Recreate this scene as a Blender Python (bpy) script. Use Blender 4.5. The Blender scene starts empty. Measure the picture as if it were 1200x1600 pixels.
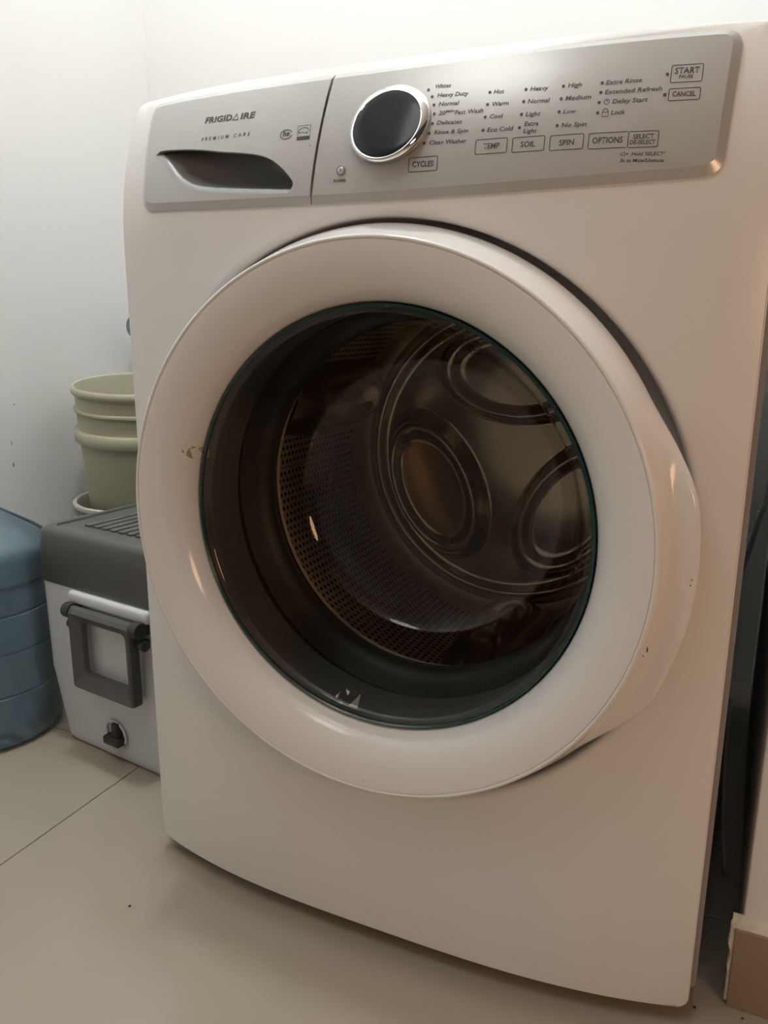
import bpy, bmesh, math, random
from mathutils import Vector, Matrix
PI = math.pi
C = bpy.context.scene.collection
SC = bpy.context.scene

# ------------------------------------------------------------------ camera, world, light, exposure
CAM_ROWS = [[0.9060694, 0.4231047, 0.0045363], [-0.1038592, 0.2119938, 0.9717365], [-0.4101846, 0.8809319, -0.2360244]]
cam_data = bpy.data.cameras.new('camera')
cam = bpy.data.objects.new('camera', cam_data); C.objects.link(cam)
cam_data.sensor_fit = 'HORIZONTAL'; cam_data.sensor_width = 36.0
cam_data.lens = 1259.2 * 36.0 / 1200.0
cam_data.clip_start = 0.02
r_, u_, f_ = [Vector(v) for v in CAM_ROWS]
m = Matrix.Identity(4)
for i in range(3):
    m[i][0], m[i][1], m[i][2] = r_[i], u_[i], -f_[i]
m.translation = Vector((0.347, -0.762, 0.7187))
cam.matrix_world = m
SC.camera = cam

world = bpy.data.worlds.new('world'); SC.world = world
world.use_nodes = True
bg = world.node_tree.nodes['Background']
bg.inputs[0].default_value = (1.0, 0.93, 0.84, 1); bg.inputs[1].default_value = 0.03

def area_light(name, loc, target, size, power, col, shape='DISK', size_y=None):
    l = bpy.data.lights.new(name, 'AREA'); l.shape = shape; l.size = size
    if size_y: l.size_y = size_y
    l.energy = power; l.color = col
    o = bpy.data.objects.new(name, l); C.objects.link(o)
    o.location = loc
    o.rotation_euler = (Vector(target) - Vector(loc)).to_track_quat('-Z', 'Y').to_euler()
    return o
def bulb(name, loc, radius, power, col):
    l = bpy.data.lights.new(name, 'POINT'); l.shadow_soft_size = radius; l.energy = power; l.color = col
    o = bpy.data.objects.new(name, l); C.objects.link(o); o.location = loc
    return o
bulb('ceiling_lamp', (-0.36, 0.05, 2.40), 0.05, 34, (0.97, 1.0, 0.985))
bulb('front_lamp', (-0.32, -0.86, 2.25), 0.28, 11, (0.99, 0.99, 0.94))
bulb('hall_lamp', (1.30, -0.90, 0.80), 0.20, 15, (1.0, 0.57, 0.33))

SC.view_settings.view_transform = 'Standard'
SC.view_settings.look = 'None'
SC.view_settings.gamma = 1.0
SC.view_settings.use_curve_mapping = False
SC.view_settings.exposure = 0.22

# ------------------------------------------------------------------ materials
def mat(name, col, rough=0.5, metal=0.0, spec=0.5, coat=0.0, noise=0.0, nscale=8.0, bump=0.0, bscale=60.0):
    m = bpy.data.materials.new(name); m.use_nodes = True
    nt = m.node_tree; b = nt.nodes['Principled BSDF']
    b.inputs['Base Color'].default_value = (*col, 1)
    b.inputs['Roughness'].default_value = rough
    b.inputs['Metallic'].default_value = metal
    b.inputs['Specular IOR Level'].default_value = spec
    b.inputs['Coat Weight'].default_value = coat
    b.inputs['Coat Roughness'].default_value = 0.06
    tc = nt.nodes.new('ShaderNodeTexCoord')
    if noise > 0:
        n = nt.nodes.new('ShaderNodeTexNoise'); n.inputs['Scale'].default_value = nscale
        n.inputs['Detail'].default_value = 5
        nt.links.new(tc.outputs['Object'], n.inputs['Vector'])
        mx = nt.nodes.new('ShaderNodeMix'); mx.data_type = 'RGBA'
        mx.inputs['A'].default_value = (*[c * (1 - noise) for c in col], 1)
        mx.inputs['B'].default_value = (*[min(1, c * (1 + noise)) for c in col], 1)
        nt.links.new(n.outputs['Fac'], mx.inputs['Factor'])
        nt.links.new(mx.outputs['Result'], b.inputs['Base Color'])
    if bump > 0:
        n2 = nt.nodes.new('ShaderNodeTexNoise'); n2.inputs['Scale'].default_value = bscale
        nt.links.new(tc.outputs['Object'], n2.inputs['Vector'])
        bp = nt.nodes.new('ShaderNodeBump'); bp.inputs['Strength'].default_value = bump
        bp.inputs['Distance'].default_value = 0.001
        nt.links.new(n2.outputs['Fac'], bp.inputs['Height'])
        nt.links.new(bp.outputs['Normal'], b.inputs['Normal'])
    return m

M = {}
M['wall'] = mat('wall_paint', (0.80, 0.80, 0.79), 0.75, noise=0.025, nscale=3, bump=0.15, bscale=90)
M['plaster'] = mat('plaster', (0.70, 0.67, 0.60), 0.85, noise=0.15, nscale=40, bump=0.8, bscale=160)
M['tile'] = mat('porcelain_tile', (0.365, 0.325, 0.262), 0.13, spec=0.5, noise=0.06, nscale=3.0)
M['grout'] = mat('grout', (0.22, 0.19, 0.15), 0.9, noise=0.1, nscale=60)
M['base_tile'] = mat('baseboard_tile', (0.30, 0.225, 0.15), 0.4, noise=0.10, nscale=10)
M['enamel'] = mat('white_enamel', (0.78, 0.775, 0.765), 0.20, spec=0.5, noise=0.008, nscale=30)
M['cab_grey'] = mat('cabinet_shade_grey', (0.36, 0.35, 0.345), 0.35, noise=0.02)  # white cabinet coloured grey to carry the shade on its side strip
M['door_white'] = mat('white_gloss_plastic', (0.78, 0.775, 0.765), 0.15, spec=0.5, noise=0.008, nscale=30)
M['silver'] = mat('silver_paint', (0.50, 0.505, 0.50), 0.26, metal=0.25, spec=0.5, noise=0.01, nscale=50)
M['silver_in'] = mat('shaded_silver_plastic', (0.30, 0.31, 0.32), 0.42, noise=0.02)  # panel grey made darker, with the grip pocket's shade in the colour
M['chrome'] = mat('chrome', (0.86, 0.87, 0.88), 0.07, metal=1.0)
M['display'] = mat('dark_display', (0.010, 0.014, 0.020), 0.10, spec=0.22)
M['ink'] = mat('grey_print', (0.055, 0.057, 0.06), 0.5)
M['white_ink'] = mat('pale_print', (0.55, 0.55, 0.50), 0.6)
M['dark_seal'] = mat('dark_retainer_plastic', (0.16, 0.164, 0.158), 0.35, noise=0.1)
M['rubber'] = mat('grey_rubber_gasket', (0.05, 0.05, 0.048), 0.45, noise=0.2, nscale=14)
M['steel'] = mat('polished_steel', (0.62, 0.54, 0.45), 0.18, metal=1.0, noise=0.06, nscale=5, bump=0.25, bscale=9)
M['void'] = mat('dark_tub', (0.01, 0.01, 0.01), 0.8, noise=0.1)
M['cool_white'] = mat('cooler_white_plastic', (0.68, 0.71, 0.74), 0.40, noise=0.02, bump=0.05, bscale=200)
M['cool_grey'] = mat('cooler_grey_plastic', (0.085, 0.087, 0.084), 0.45, noise=0.05, nscale=30, bump=0.1, bscale=300)
M['cool_dark'] = mat('cooler_dark_plastic', (0.035, 0.035, 0.033), 0.45, noise=0.05)
M['bucket'] = mat('olive_cream_plastic', (0.46, 0.45, 0.325), 0.45, noise=0.06, nscale=6)
M['bucket_white'] = mat('dull_white_plastic', (0.60, 0.58, 0.52), 0.45, noise=0.08, nscale=12)
M['hose'] = mat('grey_hose', (0.55, 0.54, 0.53), 0.5, noise=0.05)
M['tap_metal'] = mat('dull_brass', (0.4, 0.35, 0.22), 0.35, metal=1.0, noise=0.05)
M['tap_blue'] = mat('blue_grey_handle', (0.13, 0.21, 0.28), 0.4, noise=0.05)
M['crumb'] = mat('dark_crumb', (0.03, 0.02, 0.012), 0.9, noise=0.2)
M['scuff'] = mat('paint_scuff', (0.30, 0.29, 0.27), 0.8, noise=0.2, nscale=90)
M['stain'] = mat('yellow_stain', (0.42, 0.36, 0.24), 0.5, noise=0.3, nscale=120)
M['chip'] = mat('chipped_edge', (0.04, 0.032, 0.026), 0.8, noise=0.2)

def glassy(name, tint, body, body_fac, rough=0.02, ior=1.45, body_rough=0.3, wavy=False):
    """thin pane: coloured see-through with a Fresnel reflection and a little body colour"""
    m = bpy.data.materials.new(name); m.use_nodes = True
    nt = m.node_tree; nt.nodes.clear()
    out = nt.nodes.new('ShaderNodeOutputMaterial')
    tr = nt.nodes.new('ShaderNodeBsdfTransparent'); tr.inputs[0].default_value = (*tint, 1)
    df = nt.nodes.new('ShaderNodeBsdfPrincipled'); df.inputs['Base Color'].default_value = (*body, 1)
    df.inputs['Roughness'].default_value = body_rough
    gl = nt.nodes.new('ShaderNodeBsdfGlossy'); gl.inputs['Roughness'].default_value = rough
    fr = nt.nodes.new('ShaderNodeFresnel'); fr.inputs['IOR'].default_value = ior
    m1 = nt.nodes.new('ShaderNodeMixShader'); m1.inputs[0].default_value = body_fac
    m2 = nt.nodes.new('ShaderNodeMixShader')
    tc = nt.nodes.new('ShaderNodeTexCoord'); n = nt.nodes.new('ShaderNodeTexNoise')
    n.inputs['Scale'].default_value = 7; n.inputs['Detail'].default_value = 3
    nt.links.new(tc.outputs['Object'], n.inputs['Vector'])
    bp = nt.nodes.new('ShaderNodeBump'); bp.inputs['Strength'].default_value = 0.06; bp.inputs['Distance'].default_value = 0.004
    nt.links.new(n.outputs['Fac'], bp.inputs['Height'])
    if wavy: nt.links.new(bp.outputs['Normal'], gl.inputs['Normal'])
    nt.links.new(tr.outputs[0], m1.inputs[1]); nt.links.new(df.outputs[0], m1.inputs[2])
    nt.links.new(fr.outputs[0], m2.inputs[0])
    nt.links.new(m1.outputs[0], m2.inputs[1]); nt.links.new(gl.outputs[0], m2.inputs[2])
    nt.links.new(m2.outputs[0], out.inputs[0])
    return m
M['glass'] = glassy('door_glass', (0.78, 0.77, 0.74), (0.05, 0.055, 0.055), 0.03, 0.03, 1.5, wavy=True)
M['glass_edge'] = mat('green_glass_edge', (0.012, 0.055, 0.048), 0.15, spec=0.6)
M['jug'] = glassy('blue_jug_plastic', (0.38, 0.53, 0.64), (0.20, 0.30, 0.37), 0.45, 0.12, 1.40, 0.35)

def perforated():
    m = bpy.data.materials.new('perforated_steel'); m.use_nodes = True
    nt = m.node_tree; b = nt.nodes['Principled BSDF']; L = nt.links
    tc = nt.nodes.new('ShaderNodeTexCoord'); sp = nt.nodes.new('ShaderNodeSeparateXYZ')
    L.new(tc.outputs['Object'], sp.inputs[0])
    def M2(op, a, bb=None, c=None):
        n = nt.nodes.new('ShaderNodeMath'); n.operation = op
        for i, v in enumerate((a, bb, c)):
            if v is None: continue
            if isinstance(v, (int, float)): n.inputs[i].default_value = v
            else: L.new(v, n.inputs[i])
        return n.outputs[0]
    X, Y, Z = sp.outputs
    th = M2('ARCTAN2', Z, X)
    s = 0.0098
    v = M2('MULTIPLY', th, 0.26 / s)
    row = M2('FLOOR', v)
    odd = M2('MULTIPLY', M2('MODULO', M2('ABSOLUTE', row), 2.0), 0.5)
    u = M2('ADD', M2('DIVIDE', Y, s * 1.05), odd)
    fu = M2('SUBTRACT', M2('FRACT', u), 0.5); fv = M2('SUBTRACT', M2('FRACT', v), 0.5)
    d = M2('SQRT', M2('ADD', M2('MULTIPLY', fu, fu), M2('MULTIPLY', fv, fv)))
    hole = M2('LESS_THAN', d, 0.30)
    band = M2('MULTIPLY', M2('GREATER_THAN', Y, 0.165), M2('LESS_THAN', Y, 0.415))
    h = M2('MULTIPLY', hole, band)
    mx = nt.nodes.new('ShaderNodeMix'); mx.data_type = 'RGBA'
    mx.inputs['A'].default_value = (0.85, 0.72, 0.58, 1); mx.inputs['B'].default_value = (0.006, 0.005, 0.005, 1)
    L.new(h, mx.inputs['Factor']); L.new(mx.outputs['Result'], b.inputs['Base Color'])
    L.new(M2('MULTIPLY', M2('SUBTRACT', 1.0, h), 0.55), b.inputs['Metallic'])
    b.inputs['Roughness'].default_value = 0.45
    return m
M['perf'] = perforated()

# ------------------------------------------------------------------ helpers
def link_mesh(name, bm, material, parent=None, smooth=True, angle=40):
    bmesh.ops.recalc_face_normals(bm, faces=bm.faces[:])
    me = bpy.data.meshes.new(name)
    if smooth:
        for f in bm.faces: f.smooth = True
        lim = math.radians(angle)
        for e in bm.edges:
            if len(e.link_faces) == 2 and e.calc_face_angle(0) > lim: e.smooth = False
    bm.to_mesh(me); bm.free()
    me.materials.append(material)
    o = bpy.data.objects.new(name, me); C.objects.link(o)
    if parent is not None: o.parent = parent
    return o
def thing(name, label, cat, loc=(0, 0, 0), rot=(0, 0, 0), group=None):
    o = bpy.data.objects.new(name, None); C.objects.link(o)
    o.empty_display_size = 0.1
    o.location = loc; o.rotation_euler = rot
    o['label'] = label; o['category'] = cat
    if group: o['group'] = group
    return o
def tag(o, label, cat, group=None):
    o['label'] = label; o['category'] = cat
    if group: o['group'] = group
    return o
def structure(o, label=None, cat=None):
    o['kind'] = 'structure'
    if label: o['label'] = label
    if cat: o['category'] = cat
    return o
def add_box(bm, x0, x1, y0, y1, z0, z1, bevel=0.0, seg=2):
    n0 = set(bm.verts)
    v = [bm.verts.new((x, y, z)) for x in (x0, x1) for y in (y0, y1) for z in (z0, z1)]
    for q in ((0, 1, 3, 2), (4, 6, 7, 5), (0, 4, 5, 1), (2, 3, 7, 6), (0, 2, 6, 4), (1, 5, 7, 3)):
        bm.faces.new([v[i] for i in q])
    if bevel > 0:
        es = list({e for w in v for e in w.link_edges})
        bmesh.ops.bevel(bm, geom=es, offset=bevel, segments=seg, affect='EDGES', profile=0.5)
def loft(bm, loops, close=True, cap0=False, cap1=False):
    rows = [[bm.verts.new(p) for p in lp] for lp in loops]
    n = len(rows[0])
    for a, b in zip(rows, rows[1:]):
        for i in range(n if close else n - 1):
            j = (i + 1) % n
            bm.faces.new((a[i], a[j], b[j], b[i]))
    if cap0: bm.faces.new(rows[0])
    if cap1: bm.faces.new(rows[-1])
    return rows
def lathe_z(bm, prof, n=64, cx=0, cy=0, cap0=False, cap1=False):
    loft(bm, [[(cx + r * math.cos(2 * PI * i / n), cy + r * math.sin(2 * PI * i / n), z) for i in range(n)] for r, z in prof], True, cap0, cap1)
DZ = 0.508                                        # height of the door axis
def lathe_y(bm, prof, n=128, cx=0.0, cz=DZ, cap0=False, cap1=False):
    loft(bm, [[(cx + r * math.cos(2 * PI * i / n), y, cz + r * math.sin(2 * PI * i / n)) for i in range(n)] for r, y in prof], True, cap0, cap1)
def tube(bm, pts, r, n=10, rfun=None, cap=True):
    pts = [Vector(p) for p in pts]; loops = []
    up = Vector((0, 0, 1))
    prev = None
    for i, p in enumerate(pts):
        d = (pts[min(i + 1, len(pts) - 1)] - pts[max(i - 1, 0)]).normalized()
        if prev is None:
            a = d.cross(up)
            if a.length < 0.1: a = d.cross(Vector((1, 0, 0)))
        else:
            a = prev - d * prev.dot(d)
        a.normalize(); prev = a; b = d.cross(a)
        rr = r if rfun is None else rfun(i)
        loops.append([p + a * rr * math.cos(2 * PI * k / n) + b * rr * math.sin(2 * PI * k / n) for k in range(n)])
    loft(bm, loops, True, cap, cap)
def spline(pts, n):
    out = []; P = [Vector(p) for p in pts]
    P = [P[0] * 2 - P[1]] + P + [P[-1] * 2 - P[-2]]
    for i in range(1, len(P) - 2):
        for k in range(n):
            t = k / n; a, b, c, d = P[i - 1], P[i], P[i + 1], P[i + 2]
            out.append(0.5 * ((2 * b) + (c - a) * t + (2 * a - 5 * b + 4 * c - d) * t * t + (3 * b - a - 3 * c + d) * t ** 3))
    out.append(P[-2]); return out
def sstep(a, b, x):
    t = max(0.0, min(1.0, (x - a) / (b - a))); return t * t * (3 - 2 * t)
def offset_poly(P, dist):
    """inset a counter-clockwise polygon; dist(i) is the inset of edge i (P[i] to P[i+1])"""
    n = len(P); out = []
    def line(i):
        a = P[i]; b = P[(i + 1) % n]; dx, dz = b[0] - a[0], b[1] - a[1]; l = math.hypot(dx, dz) or 1e-9
        nx, nz = -dz / l, dx / l; d = dist(i)
        return (a[0] + nx * d, a[1] + nz * d, dx / l, dz / l)
    for i in range(n):
        a = line((i - 1) % n); b = line(i)
        det = a[2] * b[3] - a[3] * b[2]
        if abs(det) < 1e-3:
            out.append(((a[0] + b[0]) / 2 if abs(det) < 0 else b[0], b[1])); continue
        t = ((b[0] - a[0]) * b[3] - (b[1] - a[1]) * b[2]) / det
        out.append((a[0] + a[2] * t, a[1] + a[3] * t))
    return out
def sheet(bm, outline, holes, step_x, step_z):
    """flat (x, 0, z) fill of an outline with holes, sliced into a grid so that it can follow a curved surface"""
    es = []; verts = []
    for P in [outline] + holes:
        vs = [bm.verts.new((x, 0, z)) for x, z in P]; verts += vs
        es += [bm.edges.new((vs[i], vs[(i + 1) % len(vs)])) for i in range(len(vs))]
    r = bmesh.ops.triangle_fill(bm, use_beauty=True, use_dissolve=False, edges=es, normal=(0, -1, 0))
    xs = [p[0] for p in outline]; zs = [p[1] for p in outline]
    def cut(co, no):
        bmesh.ops.bisect_plane(bm, geom=bm.verts[:] + bm.edges[:] + bm.faces[:], dist=1e-6, plane_co=co, plane_no=no)
    k = math.floor(min(xs) / step_x) + 1
    while k * step_x < max(xs): cut((k * step_x, 0, 0), (1, 0, 0)); k += 1
    k = math.floor(min(zs) / step_z) + 1
    while k * step_z < max(zs): cut((0, 0, k * step_z), (0, 0, 1)); k += 1

# ------------------------------------------------------------------ the room
LX, BY, RX, RY, CH = -1.068, 0.918, 0.3865, 0.060, 2.6      # left wall, back wall, end wall on the right, ceiling
bm = bmesh.new(); add_box(bm, LX - 0.12, 2.4, -4.8, BY + 0.12, -0.12, -0.004)
floor = structure(link_mesh('floor', bm, M['grout'], smooth=False))
TX, TY, TW, TH = -0.515, 0.18, 1.2, 0.6
tile_meshes = {}
for i in range(-1, 3):
    for j in range(-9, 3):
        x0, y0 = TX + i * TW, TY + j * TH
        a, b = max(x0 + 0.0008, LX), min(x0 + TW - 0.0008, 2.39); c, d = max(y0 + 0.0008, -4.79), min(y0 + TH - 0.0008, BY)
        if b - a < 0.02 or d - c < 0.02: continue
        key = (round(b - a, 3), round(d - c, 3))
        if key not in tile_meshes:
            bm = bmesh.new(); add_box(bm, 0, b - a, 0, d - c, -0.004, 0.0, 0.0006, 1)
            o = link_mesh('floor_tile', bm, M['tile'], floor, smooth=False); tile_meshes[key] = o.data
        else:
            o = bpy.data.objects.new('floor_tile', tile_meshes[key]); C.objects.link(o); o.parent = floor
        o.location = (a, c, 0)
bm = bmesh.new(); add_box(bm, LX - 0.12, LX, -4.8, BY, 0, CH); wl = structure(link_mesh('wall_left', bm, M['wall'], smooth=False))
for cy, cz, ry, rz in (((0.4424, 0.5360, 0.0030, 0.0020), (0.4261, 0.4574, 0.0015, 0.0070), (0.4252, 0.4113, 0.0030, 0.0060))):                        # small scuffs in the paint
    bm = bmesh.new(); bm.faces.new([bm.verts.new((LX + 0.0004, cy + ry * math.cos(2 * PI * k / 9) * (0.6 + 0.4 * ((k * 7) % 3) / 2), cz + rz * math.sin(2 * PI * k / 9) * (0.6 + 0.4 * ((k * 5) % 4) / 3))) for k in range(9)])
    link_mesh('scuff', bm, M['scuff'], wl, smooth=False)
bm = bmesh.new(); add_box(bm, LX - 0.12, 2.4, BY, BY + 0.12, 0, CH); structure(link_mesh('wall_back', bm, M['wall'], smooth=False))
bm = bmesh.new(); add_box(bm, RX, 2.4, RY, BY, 0, CH, 0.002, 2); structure(link_mesh('wall_right', bm, M['wall'], smooth=False))
bm = bmesh.new(); add_box(bm, LX - 0.12, 2.4, -4.8, BY + 0.12, CH, CH + 0.1); structure(link_mesh('ceiling', bm, M['wall'], smooth=False))
bm = bmesh.new(); add_box(bm, LX - 0.12, 2.4, -4.92, -4.8, 0, CH); structure(link_mesh('wall_front', bm, M['wall'], smooth=False))
bm = bmesh.new(); add_box(bm, 0.3795, 2.4, 0.044, RY, 0, 0.0965, 0.0008, 1)
bb = structure(link_mesh('baseboard_right', bm, M['base_tile'], smooth=False))
random.seed(4)
bm = bmesh.new()                                   # rough plaster on the ledge and on the broken end of the tile
n = 40; loops = []
for i in range(n + 1):
    x = 0.3765 + i * 0.02 if i > 3 else 0.3765 + i * 0.004
    e = random.uniform(-0.0012, 0.0012)
    loops.append([(x, 0.0452 + abs(e), 0.0962), (x, 0.0462 + e, 0.0985 + e * 0.6), (x, 0.052, 0.1000 + e), (x, RY - 0.001 , 0.1035 + e), (x, RY + 0.0005, 0.1045), (x, RY + 0.0005, 0.0962)])
loft(bm, loops, True, True, True)
loops = []
for i in range(13):
    z = 0.099 - i * 0.0078
    e = random.uniform(-0.001, 0.001) * (1 if i else 0)
    k = 0.0018 if i < 4 else 0.0
    loops.append([(0.3805, 0.0462 , z), (0.3772 + e - k, 0.0468 + e, z), (0.3765 + e - k, 0.053, z), (0.3772 + e, RY, z), (0.3805, RY, z)])
loft(bm, loops, True, True, True)
link_mesh('rough_plaster', bm, M['plaster'], bb, smooth=False)

# ------------------------------------------------------------------ washing machine: front surface
W2, ZB, ZT = 0.343, 0.022, 0.955
def bow(x): return -0.039 * (1 - min(1.0, abs(x / W2)) ** 3)
def S(x, z): return bow(x) + max(0.0, z - 0.80) ** 2 * 1.6
def SF(x, z): return S(x, z) + 60.0 * max(0.0, z - 0.9475) ** 2
washer = thing('washing_machine', 'large white front-loading washing machine with round glass door and silver control panel', 'washing machine')

RO = 0.3068; RH = 0.3250; HX, HZ = 0.0030, DZ + 0.0008
hole = [(HX + RH * math.cos(2 * PI * i / 128), HZ + RH * math.sin(2 * PI * i / 128)) for i in range(128)]
def rrect(x0, x1, z0, z1, r, n=8, rt=None):
    rt = r if rt is None else rt; P = []
    for cx, cz, a0, rr in ((x1, z0, -90, r), (x1, z1, 0, rt), (x0, z1, 90, rt), (x0, z0, 180, r)):
        sx = -1 if cx == x1 else 1; sz = 1 if cz == z0 else -1
        for k in range(n + 1):
            a = math.radians(a0 + 90 * k / n)
            P.append((cx + sx * rr + rr * math.cos(a), cz + sz * rr + rr * math.sin(a)))
    return P
edge0 = rrect(-W2 + 0.0015, W2 - 0.0015, ZB, ZT, 0.010, 8, 0.018)
bm = bmesh.new()
sheet(bm, edge0, [hole, rrect(-0.281, -0.083, 0.834, 0.930, 0.012, 5)], 0.0133, 0.0251)
for v in bm.verts: v.co.y = SF(v.co.x, v.co.z)
# rolled rim of the sheet, then back a little
lp = []
def roll(P, d, dy): return [(x, SF(x, z) + dy, z) for x, z in offset_poly(P, lambda i: -d)]
lp = [[(x, SF(x, z), z) for x, z in edge0]]
for d, dy in ((0.0008, 0.0006), (0.0014, 0.002), (0.0015, 0.012)):
    q = offset_poly(edge0, lambda i: -d)
    lp.append([(q[i][0], SF(*edge0[i]) + dy, q[i][1]) for i in range(len(q))])
loft(bm, lp)
lp = []
for r, k in ((RH, 'on'), (0.318, 'on'), (0.313, 'on'), (0.310, 'on'), (RO, 'on'), (RO - 0.003, 0.0012), (RO - 0.0052, 0.004), (RO - 0.0062, 0.009), (RO - 0.0068, 'end'), (RO - 0.012, 'end2'), (0.238, 'end2')):
    row = []
    for i in range(128):
        a = 2 * PI * i / 128; x, z = HX + r * math.cos(a), HZ + r * math.sin(a)
        s = S(HX + RO * math.cos(a), HZ + RO * math.sin(a))
        y = S(x, z) if k == 'on' else (0.006 if k == 'end' else 0.010 if k == 'end2' else s + k)
        row.append((x, y, z))
    lp.append(row)
loft(bm, lp)
bmesh.ops.remove_doubles(bm, verts=bm.verts[:], dist=2e-5)
link_mesh('front_panel', bm, M['enamel'], washer, angle=50)

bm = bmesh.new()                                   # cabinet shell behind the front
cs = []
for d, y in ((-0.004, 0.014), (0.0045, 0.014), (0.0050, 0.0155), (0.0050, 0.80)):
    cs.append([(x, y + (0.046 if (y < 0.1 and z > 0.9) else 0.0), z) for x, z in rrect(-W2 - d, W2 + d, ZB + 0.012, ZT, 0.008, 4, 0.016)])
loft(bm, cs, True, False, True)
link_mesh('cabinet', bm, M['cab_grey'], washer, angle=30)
for x in (-0.29, 0.29):
    for y in (0.06, 0.72):
        bm = bmesh.new(); lathe_z(bm, [(0.020, 0.0), (0.022, 0.004), (0.020, 0.012), (0.008, 0.014), (0.008, 0.036)], 16, x, y, True, True)
        link_mesh('foot', bm, M['void'], washer)

# ---- door: ring with a grip on its right side
PB = [(0.2240, -0.026), (0.2248, -0.035), (0.2275, -0.045), (0.233, -0.0545), (0.2415, -0.0625), (0.2535, -0.0685), (0.2665, -0.0722), (0.2762, -0.0737),
      (0.2788, -0.0738), (0.2793, -0.0730), (0.2799, -0.0742), (0.2815, -0.0746), (0.2832, -0.0736), (0.2838, -0.0718)]
PO = [(0.2852, -0.0665), (0.2880, -0.0585), (0.2912, -0.0495), (0.2945, -0.0405), (0.2968, -0.033), (0.2968, -0.028), (0.294, -0.0245), (0.286, -0.0225), (0.27, -0.022)]
PG = [(0.2852, -0.0660), (0.2885, -0.0530), (0.2960, -0.0475), (0.3040, -0.0475), (0.3095, -0.0485), (0.3128, -0.0460), (0.3132, -0.0405), (0.3020, -0.0370), (0.285, -0.030)]
N = 256; rows = []
for i in range(N):
    th = 360.0 * i / N; t = th if th <= 180 else th - 360
    w = (1 - sstep(9, 30, t)) if t > 0 else sstep(-44, -23, t)
    a = math.radians(th); prof = list(PB) + [(p[0] + (g[0] - p[0]) * w, p[1] + (g[1] - p[1]) * w) for p, g in zip(PO, PG)]
    rows.append([(r * math.cos(a), y, DZ + r * math.sin(a)) for r, y in prof])
bm = bmesh.new()
loft(bm, [[rows[i][k] for i in range(N)] for k in range(len(rows[0]))])
door = link_mesh('door', bm, M['door_white'], washer, angle=60)
bm = bmesh.new()
lathe_y(bm, [(0.2236, -0.029), (0.2238, -0.034), (0.2232, -0.0375), (0.2212, -0.039), (0.2198, -0.037), (0.2205, -0.033)])
link_mesh('glass_edge', bm, M['glass_edge'], door)
bm = bmesh.new()                                   # the bowl of the door glass
prof = [(0.2205, -0.0365), (0.217, -0.0372), (0.2135, -0.034), (0.210, -0.026), (0.206, -0.012), (0.201, 0.010), (0.195, 0.036), (0.189, 0.062), (0.182, 0.086), (0.174, 0.104), (0.162, 0.116), (0.140, 0.1225), (0.10, 0.1255), (0.05, 0.127), (0.004, 0.1273)]
lathe_y(bm, prof, 128, cap1=True)
link_mesh('glass_bowl', bm, M['glass'], door, angle=80)
bm = bmesh.new()
lathe_y(bm, [(0.2235, -0.030), (0.2225, -0.010), (0.2215, 0.020), (0.2205, 0.034), (0.2235, 0.036), (0.2245, -0.020)])
link_mesh('glass_retainer', bm, M['dark_seal'], door)
# warning print on the glass, a stain and the chips of paint
def flat_shape(name, polys, surf, material, parent, lift=0.0005):
    bm = bmesh.new()
    for P in polys:
        vs = [bm.verts.new((x, surf(x, z) - lift, z)) for x, z in P]; bm.faces.new(vs)
    return link_mesh(name, bm, material, parent, smooth=False)
def on_profile(prof):
    def f(x, z):
        r = math.hypot(x, z - DZ)
        for (r0, y0), (r1, y1) in zip(prof, prof[1:]):
            lo, hi = min(r0, r1), max(r0, r1)
            if lo <= r <= hi and hi > lo: return y0 + (y1 - y0) * (r - r0) / (r1 - r0)
        return prof[0][1]
    return f
sf = on_profile([(p[0], p[1]) for p in PB[:8]])
random.seed(11)
def blob(cx, cz, rx, rz, n=12, jit=0.35):
    return [(cx + rx * math.cos(2 * PI * i / n) * random.uniform(1 - jit, 1), cz + rz * math.sin(2 * PI * i / n) * random.uniform(1 - jit, 1)) for i in range(n)]
flat_shape('stain', [blob(-0.2190, 0.5685, 0.0060, 0.0105, 16), blob(-0.2265, 0.5725, 0.0012, 0.0025, 8), blob(-0.2155, 0.5745, 0.0013, 0.0013, 8)], sf, M['stain'], door)
for P in (blob(-0.0255, 0.2405, 0.0007, 0.0007, 7), blob(0.004, 0.2365, 0.0006, 0.0006, 7)): flat_shape('scratch', [P], sf, M['chip'], door)
def go(x, z):
    r = math.hypot(x, z - DZ); return on_profile([(g[0], g[1]) for g in PG[:6]])(x, z)
for P in (blob(0.2795, 0.4385, 0.0007, 0.0035, 9), blob(0.2765, 0.432, 0.0006, 0.0010, 7)): flat_shape('paint_chip', [P], lambda x, z: -0.0738, M['chip'], door, 0.0006)
for P in (blob(0.3085, 0.4985, 0.0005, 0.0015, 8), blob(0.3078, 0.4935, 0.0006, 0.0011, 8)): flat_shape('paint_chip', [P], go, M['chip'], door, 0.0008)

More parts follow.
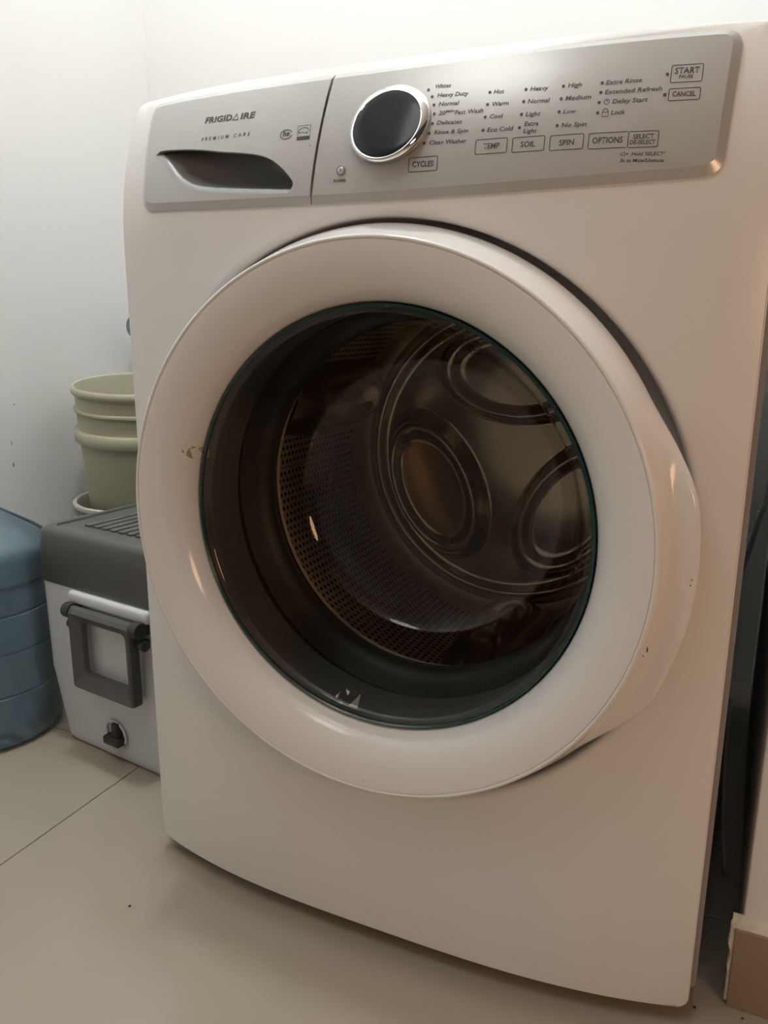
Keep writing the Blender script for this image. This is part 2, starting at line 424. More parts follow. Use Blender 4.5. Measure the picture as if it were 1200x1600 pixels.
# ---- inside: gasket, drum
bm = bmesh.new()
lathe_y(bm, [(0.240, 0.008), (0.232, 0.020), (0.2285, 0.040), (0.231, 0.055), (0.236, 0.062), (0.231, 0.070), (0.224, 0.082), (0.216, 0.092), (0.209, 0.0945), (0.2065, 0.099), (0.210, 0.104), (0.228, 0.108), (0.252, 0.112)])
link_mesh('door_gasket', bm, M['rubber'], washer)
drum_back = thing; 
bm = bmesh.new()
lathe_y(bm, [(0.218, 0.118), (0.216, 0.122), (0.222, 0.130), (0.240, 0.138), (0.254, 0.146), (0.259, 0.154), (0.260, 0.165), (0.260, 0.425), (0.2585, 0.436), (0.252, 0.446), (0.243, 0.450)], 192, 0, 0)
drum = link_mesh('drum', bm, M['perf'], washer); drum.location = (0, 0, DZ)
bm = bmesh.new()                                   # drum rear with an embossed rim and three petals
nr, na = 64, 192; loops = []
for k in range(nr + 1):
    r = 0.243 * (1 - k / nr) + 0.002
    row = []
    for i in range(na):
        a = 2 * PI * i / na; x, z = r * math.cos(a), r * math.sin(a)
        y = 0.450 - 0.020 * sstep(0.243, 0.222, r) + 0.012 * sstep(0.222, 0.205, r)
        for pa in (206, 326, 86):
            q = math.radians(pa); cx, cz = 0.128 * math.cos(q), 0.128 * math.sin(q)
            dr = (x - cx) * math.cos(q) + (z - cz) * math.sin(q); dt = -(x - cx) * math.sin(q) + (z - cz) * math.cos(q)
            e = math.hypot(dr / 0.076, dt / 0.128)
            y -= 0.034 * (1 - sstep(0.82, 1.0, e)); y += 0.012 * (1 - sstep(0.62, 0.80, e))
        row.append((x, y, z))
    loops.append(row)
loft(bm, loops, True, False, True)
link_mesh('drum_back', bm, M['steel'], drum, angle=80)
for pa in (38, 158, 278):
    bm = bmesh.new(); loops = []
    for k in range(15):
        y = 0.17 + 0.26 * k / 14; s = math.sin(PI * min(1, max(0, (k + 0.6) / 15.2))) ** 0.45
        row = []
        for j in range(13):
            u = -1 + 2 * j / 12; wd = 0.060 * (0.75 + 0.25 * s); h = 0.060 * s * (1 - abs(u) ** 2.2) ** 0.8
            row.append(((0.259 - h), y, u * wd))
        loops.append([(x * math.cos(math.radians(pa)) - z * math.sin(math.radians(pa)), y, x * math.sin(math.radians(pa)) + z * math.cos(math.radians(pa))) for x, y, z in row])
    loft(bm, loops, False)
    link_mesh('drum_lifter', bm, M['steel'], drum, angle=70)
bm = bmesh.new()
lathe_y(bm, [(0.262, 0.10), (0.290, 0.11), (0.290, 0.50), (0.01, 0.50)], 64, cap1=True)
link_mesh('outer_tub', bm, M['void'], washer)

# ---- control panel and dispenser drawer front
PRD = 0.005
def seam_x(z): return -0.0685 + (z - 0.8233) * 0.0855
def zbot(x): return 0.8233 + 0.0066 * (abs(x) / 0.285) ** 2
def ztop(x): return 0.9447 + 0.0020 * (abs(x) / 0.29) ** 2
def side(x0s):                                     # right half seen from the seam, counter-clockwise (x right, z up)
    P = []
    xs = [x0s + (0.278 - x0s) * k / 22 for k in range(1, 23)]
    P += [(x, zbot(x)) for x in xs]
    P += [(0.2855, 0.8302), (0.2915, 0.8320), (0.2960, 0.8350), (0.2988, 0.8395), (0.3000, 0.8450)]
    P += [(0.3000 + 0.0032 * k / 6, 0.845 + 0.084 * k / 6) for k in range(1, 7)]
    P += [(0.3032, 0.9345), (0.3015, 0.9400), (0.2985, 0.9440), (0.2940, 0.9462)]
    xt = [0.288 + (x0s - 0.288) * k / 22 for k in range(0, 22)]
    P += [(x, ztop(x)) for x in xt]
    return P
gap = 0.00045
sb, st = 0.8233, 0.9447
right_outline = [(seam_x(sb) + gap, zbot(-0.068))] + side(seam_x(sb) + gap) [0:]
top_x = seam_x(st) + gap
right_outline = [p for p in right_outline if not (p[1] > 0.93 and p[0] < top_x + 0.004)] + [(top_x, ztop(top_x))]
full_left = [(-x, z) for x, z in reversed(side(0.0))]
lo = [p for p in full_left if p[1] < 0.93 and p[0] < seam_x(sb) - 0.006]
up = [p for p in full_left if p[1] >= 0.93 and p[0] < seam_x(st) - 0.008]
left_outline = up + lo + [(seam_x(sb) - gap, zbot(0.069)), (seam_x(st) - gap, ztop(0.059))]
def ccw(P):
    A = sum(P[i][0] * P[(i + 1) % len(P)][1] - P[(i + 1) % len(P)][0] * P[i][1] for i in range(len(P)))
    return P if A > 0 else list(reversed(P))
left_outline = ccw(left_outline); right_outline = ccw(right_outline)
def edge_inset(P):
    def f(i):
        a, b = P[i], P[(i + 1) % len(P)]; dx, dz = b[0] - a[0], b[1] - a[1]; l = math.hypot(dx, dz)
        if l > 0.08 : return 0.0006                 # the seam
        nx, nz = dz / l, -dx / l                     # outward
        return 0.0045 + 0.0035 * max(0, -nz) ** 2 + 0.0025 * abs(nx)
    return f
PANEL_H = [(-0.2749, 0.8895), (-0.2677, 0.8907), (-0.2369, 0.8886), (-0.2082, 0.8853), (-0.184, 0.8812), (-0.1419, 0.8753), (-0.1217, 0.87), (-0.1085, 0.8626), (-0.0974, 0.8536), (-0.0894, 0.8446), (-0.0904, 0.8412), (-0.0953, 0.8395), (-0.1323, 0.842), (-0.1733, 0.8456), (-0.2025, 0.8493), (-0.2209, 0.8535), (-0.2359, 0.8606), (-0.2472, 0.8696), (-0.2578, 0.8796), (-0.2669, 0.8866)]
ph = ccw([tuple(v[:2]) for v in spline([(x, z, 0) for x, z in PANEL_H + PANEL_H[:1]], 4)][:-1])
def hole_grow(P, s):
    def f(i):
        a, b = P[i], P[(i + 1) % len(P)]; dx, dz = b[0] - a[0], b[1] - a[1]; l = math.hypot(dx, dz) or 1
        nx, nz = dz / l, -dx / l
        return -(0.0010 + s * max(0.0, -0.75 * nz - 0.65 * nx))
    return f
def smooth_poly(P, it=2):
    for _ in range(it):
        P = [((P[i - 1][0] + 2 * P[i][0] + P[(i + 1) % len(P)][0]) / 4, (P[i - 1][1] + 2 * P[i][1] + P[(i + 1) % len(P)][1]) / 4) for i in range(len(P))]
    return P
ph_out = smooth_poly(offset_poly(ph, hole_grow(ph, 0.0055)), 2)
def panel(name, P, holes, material):
    bm = bmesh.new()
    I = offset_poly(P, edge_inset(P))
    I2 = offset_poly(I, lambda i: 0.0030 if edge_inset(P)(i) > 0.001 else 0.0004)
    sheet(bm, I2, holes, 0.0133, 0.0101)
    for v in bm.verts: v.co.y = S(v.co.x, v.co.z) - PRD
    loft(bm, [[(x, S(x, z) - PRD, z) for x, z in I2], [(x, S(x, z) - PRD, z) for x, z in I], [(x, S(x, z) - 0.0016, z) for x, z in P], [(x, S(x, z) + 0.0012, z) for x, z in P]])
    bmesh.ops.remove_doubles(bm, verts=bm.verts[:], dist=2e-5)
    return link_mesh(name, bm, material, washer, angle=18)
console = panel('control_panel', right_outline, [], M['silver'])
drawer = panel('dispenser_drawer', left_outline, [ph_out], M['silver'])
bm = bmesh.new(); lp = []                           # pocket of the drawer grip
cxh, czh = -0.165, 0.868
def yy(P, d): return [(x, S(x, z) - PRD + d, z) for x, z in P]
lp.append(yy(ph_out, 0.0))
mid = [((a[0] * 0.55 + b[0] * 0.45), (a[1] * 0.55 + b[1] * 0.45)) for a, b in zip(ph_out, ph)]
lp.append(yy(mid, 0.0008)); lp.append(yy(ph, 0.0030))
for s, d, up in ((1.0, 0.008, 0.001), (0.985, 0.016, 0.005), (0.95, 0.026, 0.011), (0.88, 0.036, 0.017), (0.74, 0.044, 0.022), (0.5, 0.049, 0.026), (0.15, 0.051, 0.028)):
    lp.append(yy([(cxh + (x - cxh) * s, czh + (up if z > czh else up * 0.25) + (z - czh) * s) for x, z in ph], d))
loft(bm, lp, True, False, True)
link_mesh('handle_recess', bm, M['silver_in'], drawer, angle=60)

# dial with the display
DXC, DZC = 0.0103, 0.8918
def lathe_panel(prof, n=72, cap1=False):
    bm = bmesh.new(); nrm = 0.46; zs = 0.925           # the dial leans back a little more than the panel
    loft(bm, [[(DXC + r * math.cos(2 * PI * i / n), S(DXC, DZC) + nrm * zs * r * math.sin(2 * PI * i / n) - PRD - 0.001 + d, DZC + zs * r * math.sin(2 * PI * i / n) + 0.35 * d) for i in range(n)] for r, d in prof], True, False, cap1)
    return bm
link_mesh('dial_surround', lathe_panel([(0.0412, 0.0060), (0.0410, 0.0004), (0.0405, -0.0006), (0.0402, -0.0003), (0.0399, 0.004)]), M['silver'], console, angle=60)
link_mesh('dial_bezel', lathe_panel([(0.0400, 0.006), (0.0398, -0.0010), (0.0393, -0.0022), (0.0368, -0.0050), (0.0346, -0.0070), (0.0339, -0.0073), (0.0334, -0.0068)]), M['chrome'], console, angle=60)
link_mesh('display_glass', lathe_panel([(0.0335, -0.0067), (0.0326, -0.0070), (0.0260, -0.0073), (0.0150, -0.0075), (0.004, -0.0076)], 72, True), M['display'], console, angle=60)
bm = bmesh.new()                                    # power button
n = 32; px, pz = -0.0356, 0.8523
def pb(prof, mm, nm):
    bm = bmesh.new()
    loft(bm, [[(px + r * math.cos(2 * PI * i / n), S(px + r * math.cos(2 * PI * i / n), pz + r * math.sin(2 * PI * i / n)) - PRD + d, pz + r * math.sin(2 * PI * i / n)) for i in range(n)] for r, d in prof], True, False, True)
    return link_mesh(nm, bm, mm, console, angle=50)
pb([(0.0050, -0.0001), (0.0046, -0.0010), (0.0042, -0.0010), (0.0040, 0.0004), (0.0036, 0.0004)], M['silver_in'], 'button_rim')
pb([(0.0036, 0.0002), (0.0035, -0.0012), (0.0031, -0.0017), (0.0012, -0.0018)], M['silver'], 'power_button')

# ---- printing on the panel
def on_panel(x, z): return S(x, z) - PRD
def lettering(txt, x0, z0, x1, z1, cap, parent, bold=0.0, shear=0.0, spacing=1.0):
    cu = bpy.data.curves.new('lettering', 'FONT'); cu.body = txt; cu.size = 1.0; cu.offset = bold; cu.shear = shear
    cu.space_character = spacing; cu.resolution_u = 2
    to = bpy.data.objects.new('tmp', cu); C.objects.link(to)
    bpy.context.view_layer.update()
    me = bpy.data.meshes.new_from_object(to.evaluated_get(bpy.context.evaluated_depsgraph_get()))
    bpy.data.objects.remove(to); bpy.data.curves.remove(cu)
    xs = [v.co.x for v in me.vertices]; mn, mx = min(xs), max(xs)
    L = math.hypot(x1 - x0, z1 - z0); ux, uz = (x1 - x0) / L, (z1 - z0) / L
    sx = L / (mx - mn); sz = cap / 0.70
    for v in me.vertices:
        a = (v.co.x - mn) * sx; b = v.co.y * sz
        x = x0 + ux * a - uz * b; z = z0 + uz * a + ux * b
        v.co = (x, on_panel(x, z) - 0.0003, z)
    me.materials.clear(); me.materials.append(M['ink'])
    me.name = 'lettering'
    o = bpy.data.objects.new('lettering', me); C.objects.link(o); o.parent = parent
    return o
TEXT = [('PREMIUM CARE', -0.2102, 0.8948, -0.1457, 0.8944), ('Whites', 0.0509, 0.9185, 0.0660, 0.9182), ('Heavy Duty', 0.0545, 0.9103, 0.0838, 0.9091), ('Normal', 0.057, 0.9022, 0.0762, 0.9015), ('20', 0.0581, 0.8941, 0.0646, 0.8938), ('MIN', 0.0650, 0.8957, 0.073, 0.8953), ('Fast Wash', 0.0736, 0.8932, 0.0998, 0.8927), ('Delicates', 0.0575, 0.8857, 0.0812, 0.8848), ('Rinse & Spin', 0.056, 0.8775, 0.088, 0.8764), ('Clean Washer', 0.0521, 0.8688, 0.0874, 0.8678), ('Hot', 0.1072, 0.9079, 0.1164, 0.9076), ('Warm', 0.1071, 0.8973, 0.1219, 0.8971), ('Cool', 0.1062, 0.8868, 0.118, 0.8865), ('Eco Cold', 0.1055, 0.8755, 0.1286, 0.8751), ('Heavy', 0.1394, 0.9072, 0.1547, 0.9068), ('Normal', 0.1387, 0.8967, 0.1574, 0.8962), ('Light', 0.1382, 0.886, 0.1508, 0.8855), ('Extra', 0.138, 0.8779, 0.1502, 0.8775), ('Light', 0.1379, 0.8719, 0.1492, 0.8715), ('TEMP', 0.1032, 0.8613, 0.118, 0.8612), ('SOIL', 0.1366, 0.8605, 0.149, 0.8602), ('High', 0.1713, 0.9072, 0.1829, 0.9069), ('Medium', 0.1705, 0.8965, 0.1916, 0.8962), ('Low', 0.1701, 0.8855, 0.1805, 0.8853), ('No Spin', 0.1699, 0.8744, 0.1904, 0.874), ('SPIN', 0.1693, 0.8595, 0.1817, 0.8595), ('OPTIONS', 0.1965, 0.8595, 0.2208, 0.859), ('SELECT', 0.2288, 0.8614, 0.2449, 0.8611), ('DE-SELECT', 0.2267, 0.8572, 0.2465, 0.8566), ("Hold 'SELECT'", 0.229, 0.8482, 0.2546, 0.8474), ('3s to Mute/Unmute', 0.2203, 0.8434, 0.2543, 0.8422), ('Extra Rinse', 0.2024, 0.9067, 0.2306, 0.9069), ('Extended Refresh', 0.2024, 0.8989, 0.2471, 0.8988), ('Delay Start', 0.2093, 0.8908, 0.237, 0.8906), ('Lock', 0.2093, 0.8818, 0.2202, 0.8818), ('START', 0.2552, 0.9116, 0.2739, 0.9113), ('PAUSE', 0.2589, 0.9078, 0.2696, 0.9075), ('CANCEL', 0.2553, 0.8935, 0.2731, 0.893), ('POWER', -0.0432, 0.842, -0.03, 0.8418), ('CYCLES', 0.0374, 0.8505, 0.0579, 0.8499)]
CAP = {'PREMIUM CARE': 0.0037, 'MIN': 0.0022, 'TEMP': 0.0046, 'SOIL': 0.0046, 'SPIN': 0.0046, 'OPTIONS': 0.0048, 'CYCLES': 0.0048, 'SELECT': 0.0036, 'DE-SELECT': 0.0033, "Hold 'SELECT'": 0.0028, '3s to Mute/Unmute': 0.0028, 'START': 0.0050, 'PAUSE': 0.0026, 'CANCEL': 0.0038, 'POWER': 0.0027}
for t, x0, z0, x1, z1 in TEXT:
    cap = CAP.get(t, 0.0036); upper = t.upper() == t
    if t == 'Normal' and x0 > 0.1: cap = 0.0037
    if t in ('PREMIUM CARE',): lettering(t, x0, z0, x1, z1, cap, drawer, 0.006, 0.12, 1.9)
    else: lettering(t, x0, z0, x1, z1, cap, console, 0.016 if upper else 0.012, 0.0 if upper and t not in ('20', 'MIN') else 0.12)
lettering('FRIGID', -0.2093, 0.9131, -0.1722, 0.9123, 0.0061, drawer, 0.028, 0.10, 1.05)
lettering('IRE', -0.1612, 0.9120, -0.1427, 0.9116, 0.0061, drawer, 0.028, 0.10, 1.05)
def strokes(name, lines, w, parent, closed=()):
    bm = bmesh.new()
    for li, P in enumerate(lines):
        cl = li in closed; n = len(P); L = []; R = []
        for i in range(n):
            a = P[i - 1] if (i > 0 or cl) else P[i]; b = P[(i + 1) % n] if (i < n - 1 or cl) else P[i]
            dx, dz = b[0] - a[0], b[1] - a[1]; l = math.hypot(dx, dz) or 1e-9
            nx, nz = -dz / l * w / 2, dx / l * w / 2
            L.append((P[i][0] + nx, P[i][1] + nz)); R.append((P[i][0] - nx, P[i][1] - nz))
        mk = lambda Q: [bm.verts.new((x, on_panel(x, z) - 0.0003, z)) for x, z in Q]
        A, B = mk(L), mk(R)
        for i in range(n if cl else n - 1):
            j = (i + 1) % n; bm.faces.new((A[i], A[j], B[j], B[i]))
    return link_mesh(name, bm, M['ink'], parent, smooth=False)
def disc(x, z, r, n=14): return [(x + r * math.cos(2 * PI * i / n), z + r * math.sin(2 * PI * i / n)) for i in range(n)]
def arc(x, z, rx, rz, a0, a1, n=14): return [(x + rx * math.cos(math.radians(a0 + (a1 - a0) * i / n)), z + rz * math.sin(math.radians(a0 + (a1 - a0) * i / n))) for i in range(n + 1)]
tx = -0.1678
strokes('lettering', [[(tx - 0.0035, 0.9123), (tx + 0.0036, 0.9121), (tx + 0.0012, 0.9180)]], 0.0014, drawer, closed=(0,))
BOXES = [(0.0962, 0.1245, 0.8571, 0.8693), (0.1293, 0.1568, 0.8565, 0.8686), (0.1616, 0.1892, 0.8559, 0.8680), (0.2526, 0.2764, 0.9045, 0.9186), (0.2526, 0.2763, 0.8901, 0.8996), (0.0339, 0.0616, 0.8462, 0.8585)]
for x0, x1, z0, z1 in BOXES:
    strokes('button_outline', [rrect(x0, x1, z0, z1, 0.0012, 4)], 0.0006, console, closed=(0,))
strokes('button_outline', [[(0.2243, 0.8674)] + arc(0.1948, 0.8664, 0.0012, 0.0012, 90, 180, 4) + arc(0.1947, 0.8564, 0.0012, 0.0012, 180, 270, 4) + [(0.2238, 0.8549)]], 0.0006, console)
strokes('button_outline', [[(0.2259, 0.8672)] + arc(0.2472, 0.8658, 0.0012, 0.0012, 90, 0, 4) + arc(0.2472, 0.8556, 0.0012, 0.0012, 0, -90, 4) + [(0.2262, 0.8545)]], 0.0006, console)
strokes('button_outline', [[(0.2251, 0.8675), (0.2250, 0.8546)]], 0.0006, console)
DOTS = [(0.0447, 0.918), (0.0494, 0.9113), (0.0524, 0.9036), (0.0538, 0.8956), (0.0533, 0.8871), (0.0512, 0.8787), (0.0473, 0.8706), (0.1036, 0.9096), (0.103, 0.8991), (0.1023, 0.8884), (0.1017, 0.8772), (0.1356, 0.9089), (0.135, 0.8986), (0.1345, 0.8879), (0.134, 0.8768), (0.1675, 0.9086), (0.167, 0.8981), (0.1665, 0.8873), (0.1662, 0.8761), (0.1992, 0.9085), (0.1991, 0.9006), (0.1987, 0.8924), (0.1985, 0.8841), (0.2498, 0.9117), (0.2497, 0.8951)]
for x, z in DOTS: flat_shape('indicator_light', [disc(x, z, 0.00135)], on_panel, M['ink'], console, 0.0003)
flat_shape('indicator_light', [disc(-0.072, 0.8778, 0.0006, 8)], on_panel, M['ink'], drawer, 0.0003)
strokes('clock_symbol', [disc(0.2047, 0.8926, 0.0021, 18), [(0.2047, 0.8926), (0.2047, 0.8942)], [(0.2047, 0.8926), (0.2056, 0.8934)]], 0.0005, console, closed=(0,))
strokes('padlock_symbol', [[(0.2022, 0.8807), (0.2072, 0.8807), (0.2070, 0.8842), (0.2021, 0.8842)], arc(0.2046, 0.8842, 0.0022, 0.0028, 0, 180)], 0.0006, console, closed=(0,))
strokes('mute_symbol', [[(0.2202, 0.8504), (0.2214, 0.8504), (0.2231, 0.8517), (0.2233, 0.8476), (0.2215, 0.8489), (0.2203, 0.8489)], [(0.2243, 0.8504), (0.2260, 0.8490)], [(0.2260, 0.8504), (0.2243, 0.8490)]], 0.0005, console, closed=(0,))
strokes('power_symbol', [[(-0.0356, 0.8540), (-0.0356, 0.8508)]], 0.0006, console)
for v in bpy.data.objects['power_symbol'].data.vertices: v.co.y -= 0.0020
strokes('oval_emblem', [arc(-0.1013, 0.8911, 0.0068, 0.0044, 20, 345, 22)], 0.0008, drawer)
lettering('he', -0.1056, 0.8894, -0.0974, 0.8894, 0.0056, drawer, 0.02, 0.2)
ex0, ex1, ez0, ez1 = -0.0883, -0.0741, 0.8845, 0.8977
strokes('square_emblem', [[(ex0, ez0), (ex1, ez0), (ex1, ez1), (ex0, ez1)], arc(-0.0812, 0.8915, 0.0060, 0.0042, 10, 190, 16), [(-0.0872, 0.8908), (-0.0850, 0.8914), (-0.0842, 0.8905), (-0.0826, 0.8917), (-0.0810, 0.8906), (-0.0795, 0.8912)], [(-0.0790, 0.8904), (-0.0768, 0.8908), (-0.0785, 0.8896), (-0.0776, 0.8922), (-0.0770, 0.8896)]], 0.0006, drawer, closed=(0,))
flat_shape('square_emblem', [[(ex0, ez0), (ex1, ez0), (ex1, ez0 + 0.0032), (ex0, ez0 + 0.0032)]], on_panel, M['ink'], drawer, 0.00025)
# small pale print on the lower edge of the glass
bs = on_profile(prof_b := [(0.2205, -0.0365), (0.217, -0.0372), (0.2135, -0.034), (0.210, -0.026), (0.206, -0.012), (0.201, 0.010), (0.195, 0.036)])
flat_shape('warning_print', [[(-0.0345, 0.2975), (-0.0235, 0.2962), (-0.0290, 0.3035)], [(-0.0530, 0.3030), (-0.0500, 0.3018), (-0.0510, 0.3055)], [(-0.0490, 0.3000), (-0.0420, 0.2978), (-0.0425, 0.2992)], [(-0.0470, 0.3065), (-0.0410, 0.3030), (-0.0415, 0.3050)]], bs, M['white_ink'], bpy.data.objects['glass_bowl'].parent, 0.0006)

# ------------------------------------------------------------------ cooler box
CA = math.radians(-8.0)
cooler = thing('cooler_box', 'white cooler box with grey lid and grey swing handle standing beside the washing machine', 'cooler', (-0.7185, 0.158, 0), (0, 0, CA))
CW, CL = 0.298, 0.385
def rr_xy(x0, x1, y0, y1, r, z, n=6): return [(x, y, z) for x, y in rrect(x0, x1, y0, y1, r, n)]
bm = bmesh.new(); lp = []
for d, z in ((0.030, 0.004), (0.022, 0.002), (0.018, 0.006), (0.017, 0.012), (0.004, 0.118), (0.0015, 0.135), (0.0, 0.296)):
    lp.append(rr_xy(d, CW - d, d * 0.6, CL - d * 0.6, 0.022, z))
loft(bm, lp, True, True, True)
link_mesh('body', bm, M['cool_white'], cooler, angle=50)
bm = bmesh.new(); add_box(bm, 0.088, CW - 0.022, -0.011, 0.004, 0.268, 0.289, 0.006, 3); link_mesh('grip_ridge', bm, M['cool_white'], cooler)
bm = bmesh.new(); lp = []
for d, z in ((0.004, 0.290), (-0.0015, 0.2905), (-0.003, 0.295), (-0.002, 0.350), (0.0005, 0.370), (0.003, 0.3765), (0.008, 0.3805), (0.015, 0.3815), (0.021, 0.3815), (0.0225, 0.378)):
    lp.append(rr_xy(d, CW - d, d, CL - d, max(0.012, 0.026 - max(0, d) * 0.5), z))
loft(bm, lp, True, True, True)
lid = link_mesh('lid', bm, M['cool_grey'], cooler, angle=40)
for k in range(9):
    x = 0.062 + k * 0.0205
    bm = bmesh.new(); add_box(bm, x, x + 0.0145, 0.052 , CL - 0.06, 0.377, 0.3815, 0.0018, 2)
    link_mesh('lid_slat', bm, M['cool_grey'], lid)
# handle
hx0, hx1 = 0.110, 0.256
bm = bmesh.new()
out = rrect(hx0, hx1, 0.134, 0.266, 0.007, 4); inn = rrect(hx0 + 0.021, hx1 - 0.021, 0.159, 0.248, 0.010, 4)
lp = []
def ring(P, y): return [(x, y, z) for x, z in P]
lp = [ring(inn, -0.020), ring(offset_poly(out, lambda i: 0.004), -0.030), ring(offset_poly(out, lambda i: 0.001), -0.028), ring(out, -0.024), ring(out, -0.012), ring(inn, -0.010), ring(inn, -0.020)]
loft(bm, lp)
bmesh.ops.remove_doubles(bm, verts=bm.verts[:], dist=1e-5)
handle = link_mesh('handle', bm, M['cool_grey'], cooler, angle=35)
bm = bmesh.new(); tube(bm, [(hx0 - 0.012, -0.018, 0.261), (hx1 + 0.012, -0.018, 0.261)], 0.0095, 12); link_mesh('handle_bar', bm, M['cool_grey'], handle)
for sx in (hx0 - 0.006, hx1 + 0.006):
    bm = bmesh.new(); tube(bm, [(sx - 0.008, -0.018, 0.261), (sx + 0.008, -0.018, 0.261)], 0.0125, 14); add_box(bm, sx - 0.007, sx + 0.007, -0.018, 0.004, 0.251, 0.271)
    link_mesh('hinge', bm, M['cool_dark'], cooler)
    s = -1 if sx < 0.15 else 1
    bm = bmesh.new(); tube(bm, [(sx, -0.012, 0.236), (sx + s * 0.010, -0.012, 0.236)], 0.0085, 12); add_box(bm, sx - 0.005, sx + 0.005, -0.012, 0.004, 0.230, 0.242)
    link_mesh('hinge_peg', bm, M['cool_dark'], cooler)
# drain plug in its niche
bm = bmesh.new(); dx, dz = 0.165, 0.052
lathe_p = [(0.027, 0.0055), (0.0255, 0.0035), (0.024, 0.012), (0.003, 0.012)]
loft(bm, [[(dx + r * math.cos(2 * PI * i / 32), y - 0.0 + (dz + r * math.sin(2 * PI * i / 32)) * -0.085 + 0.0045, dz + r * math.sin(2 * PI * i / 32)) for i in range(32)] for r, y in ((0.027, 0.009), (0.026, 0.0055), (0.0235, 0.0065), (0.003, 0.0068))], True, False, True)
plug = link_mesh('drain_niche', bm, M['cool_white'], cooler, angle=40)
bm = bmesh.new(); tube(bm, [(dx + 0.0235 * math.cos(math.radians(a)), 0.0065 - 0.085 * (dz + 0.0235 * math.sin(math.radians(a))) + 0.0015, dz + 0.0235 * math.sin(math.radians(a))) for a in range(-30, 211, 10)], 0.0022, 8)
link_mesh('niche_rim', bm, M['cool_white'], cooler)
bm = bmesh.new(); add_box(bm, dx - 0.020, dx + 0.018, -0.010, 0.009, dz - 0.018, dz - 0.002, 0.005, 3)
add_box(bm, dx - 0.002, dx + 0.014, -0.006, 0.009, dz - 0.004, dz + 0.023, 0.004, 2)
o = link_mesh('drain_plug', bm, M['cool_dark'], cooler)

# ------------------------------------------------------------------ water jug
jug = thing('water_jug', 'translucent blue ribbed water jug on the floor left of the cooler box', 'water jug', (-0.861, 0.140, -0.0))
bm = bmesh.new()
prof = [(0.004, 0.012), (0.06, 0.012), (0.098, 0.006), (0.112, 0.0), (0.124, 0.006), (0.131, 0.022), (0.1325, 0.05), (0.1325, 0.0955), (0.1305, 0.097), (0.1305, 0.099), (0.1325, 0.1005), (0.1325, 0.1705),
        (0.1300, 0.172), (0.1300, 0.1745), (0.1328, 0.176), (0.1332, 0.190), (0.1332, 0.228), (0.1328, 0.2345), (0.1300, 0.236), (0.1300, 0.2385), (0.1318, 0.240), (0.1318, 0.2815), (0.1302, 0.283), (0.1302, 0.2855), (0.1340, 0.2875), (0.1340, 0.322), (0.1322, 0.333), (0.1265, 0.343), (0.108, 0.357),
        (0.086, 0.372), (0.060, 0.389), (0.038, 0.405), (0.030, 0.417), (0.0275, 0.431), (0.0275, 0.463)]
lathe_z(bm, prof, 72, 0, 0, True, False)
link_mesh('bottle', bm, M['jug'], jug, angle=35)
bm = bmesh.new(); lathe_z(bm, [(0.0285, 0.437), (0.030, 0.440), (0.030, 0.471), (0.028, 0.474), (0.004, 0.474)], 32, 0, 0, False, True); link_mesh('cap', bm, M['tap_blue'], jug)
for a in (-18, 62, 152, 242):                        # moulded seams over the shoulder
    bm = bmesh.new(); ca, sa = math.cos(math.radians(a)), math.sin(math.radians(a))
    tube(bm, [((r + 0.0005) * ca, (r + 0.0005) * sa, z + 0.0005) for r, z in ((0.124, 0.347), (0.108, 0.359), (0.086, 0.373), (0.060, 0.389), (0.044, 0.400))], 0.0022, 8)
    link_mesh('shoulder_rib', bm, M['jug'], jug)

# ------------------------------------------------------------------ buckets
BC = (-0.885, 0.612)
lower = thing('bucket', 'dull white bucket with ribbed collar under the olive-cream bucket', 'bucket', (BC[0], BC[1], 0))
bm = bmesh.new()
lathe_z(bm, [(0.004, 0.002), (0.118, 0.002), (0.121, 0.0), (0.123, 0.004), (0.139, 0.285), (0.151, 0.288), (0.151, 0.291), (0.141, 0.293), (0.142, 0.308), (0.149, 0.312), (0.152, 0.316), (0.152, 0.322), (0.149, 0.325), (0.1435, 0.323), (0.140, 0.310), (0.121, 0.010), (0.004, 0.008)], 72, 0, 0, True, True)
link_mesh('shell', bm, M['bucket_white'], lower, angle=35)
for k in range(36):
    a = 2 * PI * k / 36
    if k == 0:
        bm = bmesh.new(); add_box(bm, 0.1405, 0.1495, -0.0012, 0.0012, 0.2905, 0.3135); o = link_mesh('collar_rib', bm, M['bucket_white'], lower, smooth=False); rib = o.data
    else:
        o = bpy.data.objects.new('collar_rib', rib); C.objects.link(o); o.parent = lower
    o.rotation_euler = (0, 0, a)
upper = thing('bucket', 'olive-cream open bucket nested in a white bucket behind the cooler box', 'bucket', (BC[0] + 0.002, BC[1] + 0.006, 0.2415), (math.radians(4.0), math.radians(3.5), 0))
bm = bmesh.new(); H = 0.338
lathe_z(bm, [(0.004, 0.002), (0.110, 0.002), (0.114, 0.0), (0.117, 0.004), (0.1290, 0.200), (0.1300, 0.222), (0.1395, 0.2225), (0.1410, 0.225), (0.1410, 0.243), (0.1385, 0.247), (0.1315, 0.249), (0.1325, 0.284), (0.1375, 0.2855), (0.1382, 0.289), (0.1372, 0.2915), (0.1328, 0.293),
             (0.1335, 0.318), (0.1370, 0.320), (0.1400, 0.324), (0.1405, 0.330), (0.1390, 0.3355), (0.1365, H), (0.1335, 0.3365), (0.1315, 0.330), (0.1270, 0.21), (0.114, 0.010), (0.004, 0.008)], 96, 0, 0, True, True)
link_mesh('shell', bm, M['bucket'], upper, angle=35)

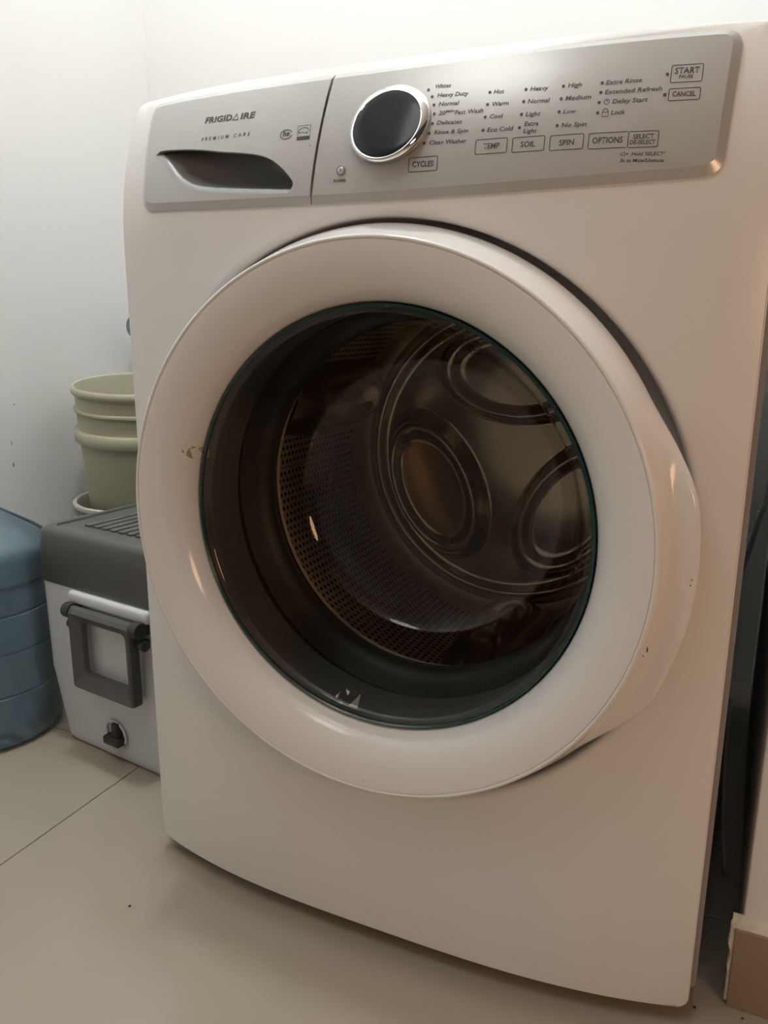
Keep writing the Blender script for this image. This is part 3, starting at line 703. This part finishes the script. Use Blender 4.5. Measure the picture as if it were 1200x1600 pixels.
# ------------------------------------------------------------------ wall tap, drain hose, crumbs
tap = thing('wall_tap', 'small blue-handled water tap on the back wall mostly hidden behind the washing machine', 'tap', (-1.004, BY, 0.668))
bm = bmesh.new(); tube(bm, [(0, 0, 0), (0, -0.004, 0)], 0.022, 20); tube(bm, [(0, -0.003, 0), (0, -0.145, 0)], 0.009, 14)
tube(bm, spline([(0.0, -0.10, 0), (0.012, -0.10, -0.008), (0.014, -0.10, -0.034)], 5), 0.008, 12); tube(bm, [(0, -0.14, 0), (0, -0.158, 0.020)], 0.007, 12)
link_mesh('tap_body', bm, M['tap_metal'], tap)
bm = bmesh.new(); tube(bm, [(0, -0.156, 0.024), (0, -0.160, 0.024), (0, -0.167, 0.024), (0, -0.171, 0.024)], 0.028, 28, rfun=lambda i: (0.025, 0.028, 0.028, 0.024)[i])
link_mesh('tap_handle', bm, M['tap_blue'], tap)

bm = bmesh.new()
pts = spline([(0.3795, 0.845, 0.62), (0.3790, 0.845, 0.50), (0.3745, 0.840, 0.405), (0.3640, 0.835, 0.355), (0.3480, 0.832, 0.27), (0.325, 0.83, 0.20)], 30)
tube(bm, pts, 0.006, 10, rfun=lambda i: 0.0070 if i % 2 else 0.0056)
tag(link_mesh('drain_hose', bm, M['hose'], None, angle=80), 'grey corrugated hose in the gap right of the washing machine, curving behind it', 'hose')
bm = bmesh.new()
pts = spline([(0.353, 0.80, 0.010), (0.354, 0.62, 0.0040), (0.3545, 0.50, 0.0040), (0.354, 0.42, 0.03), (0.3525, 0.38, 0.12), (0.3515, 0.35, 0.205), (0.3525, 0.33, 0.150), (0.3575, 0.30, 0.080), (0.3655, 0.276, 0.018), (0.3690, 0.268, 0.0036)], 24)
tube(bm, pts, 0.003, 8, rfun=lambda i: 0.0034 if i % 2 else 0.0027)
tag(link_mesh('hose', bm, M['hose'], None, angle=80), 'thin ribbed grey hose looping down to the floor in the gap by the baseboard', 'hose')

def crumb(x, y, r, label, seed):
    random.seed(seed); bm = bmesh.new(); bmesh.ops.create_icosphere(bm, subdivisions=1, radius=r)
    for v in bm.verts: v.co *= random.uniform(0.7, 1.15); v.co.z *= 0.6
    zmin = min(v.co.z for v in bm.verts)
    for v in bm.verts: v.co.z -= zmin
    o = link_mesh('crumb', bm, M['crumb'], None, smooth=False); o.location = (x, y, 0)
    tag(o, label, 'crumb', 'dark crumbs on the floor')
crumb(-0.3034, -0.1129, 0.0020, 'tiny dark crumb alone on the open floor left in front of the washing machine', 1)
crumb(0.3493, 0.0267, 0.0018, 'tiny dark crumb on the floor beside the lower right corner of the washing machine', 2)
crumb(0.3964, 0.0337, 0.0016, 'tiny dark crumb on the floor in front of the brown baseboard', 3)
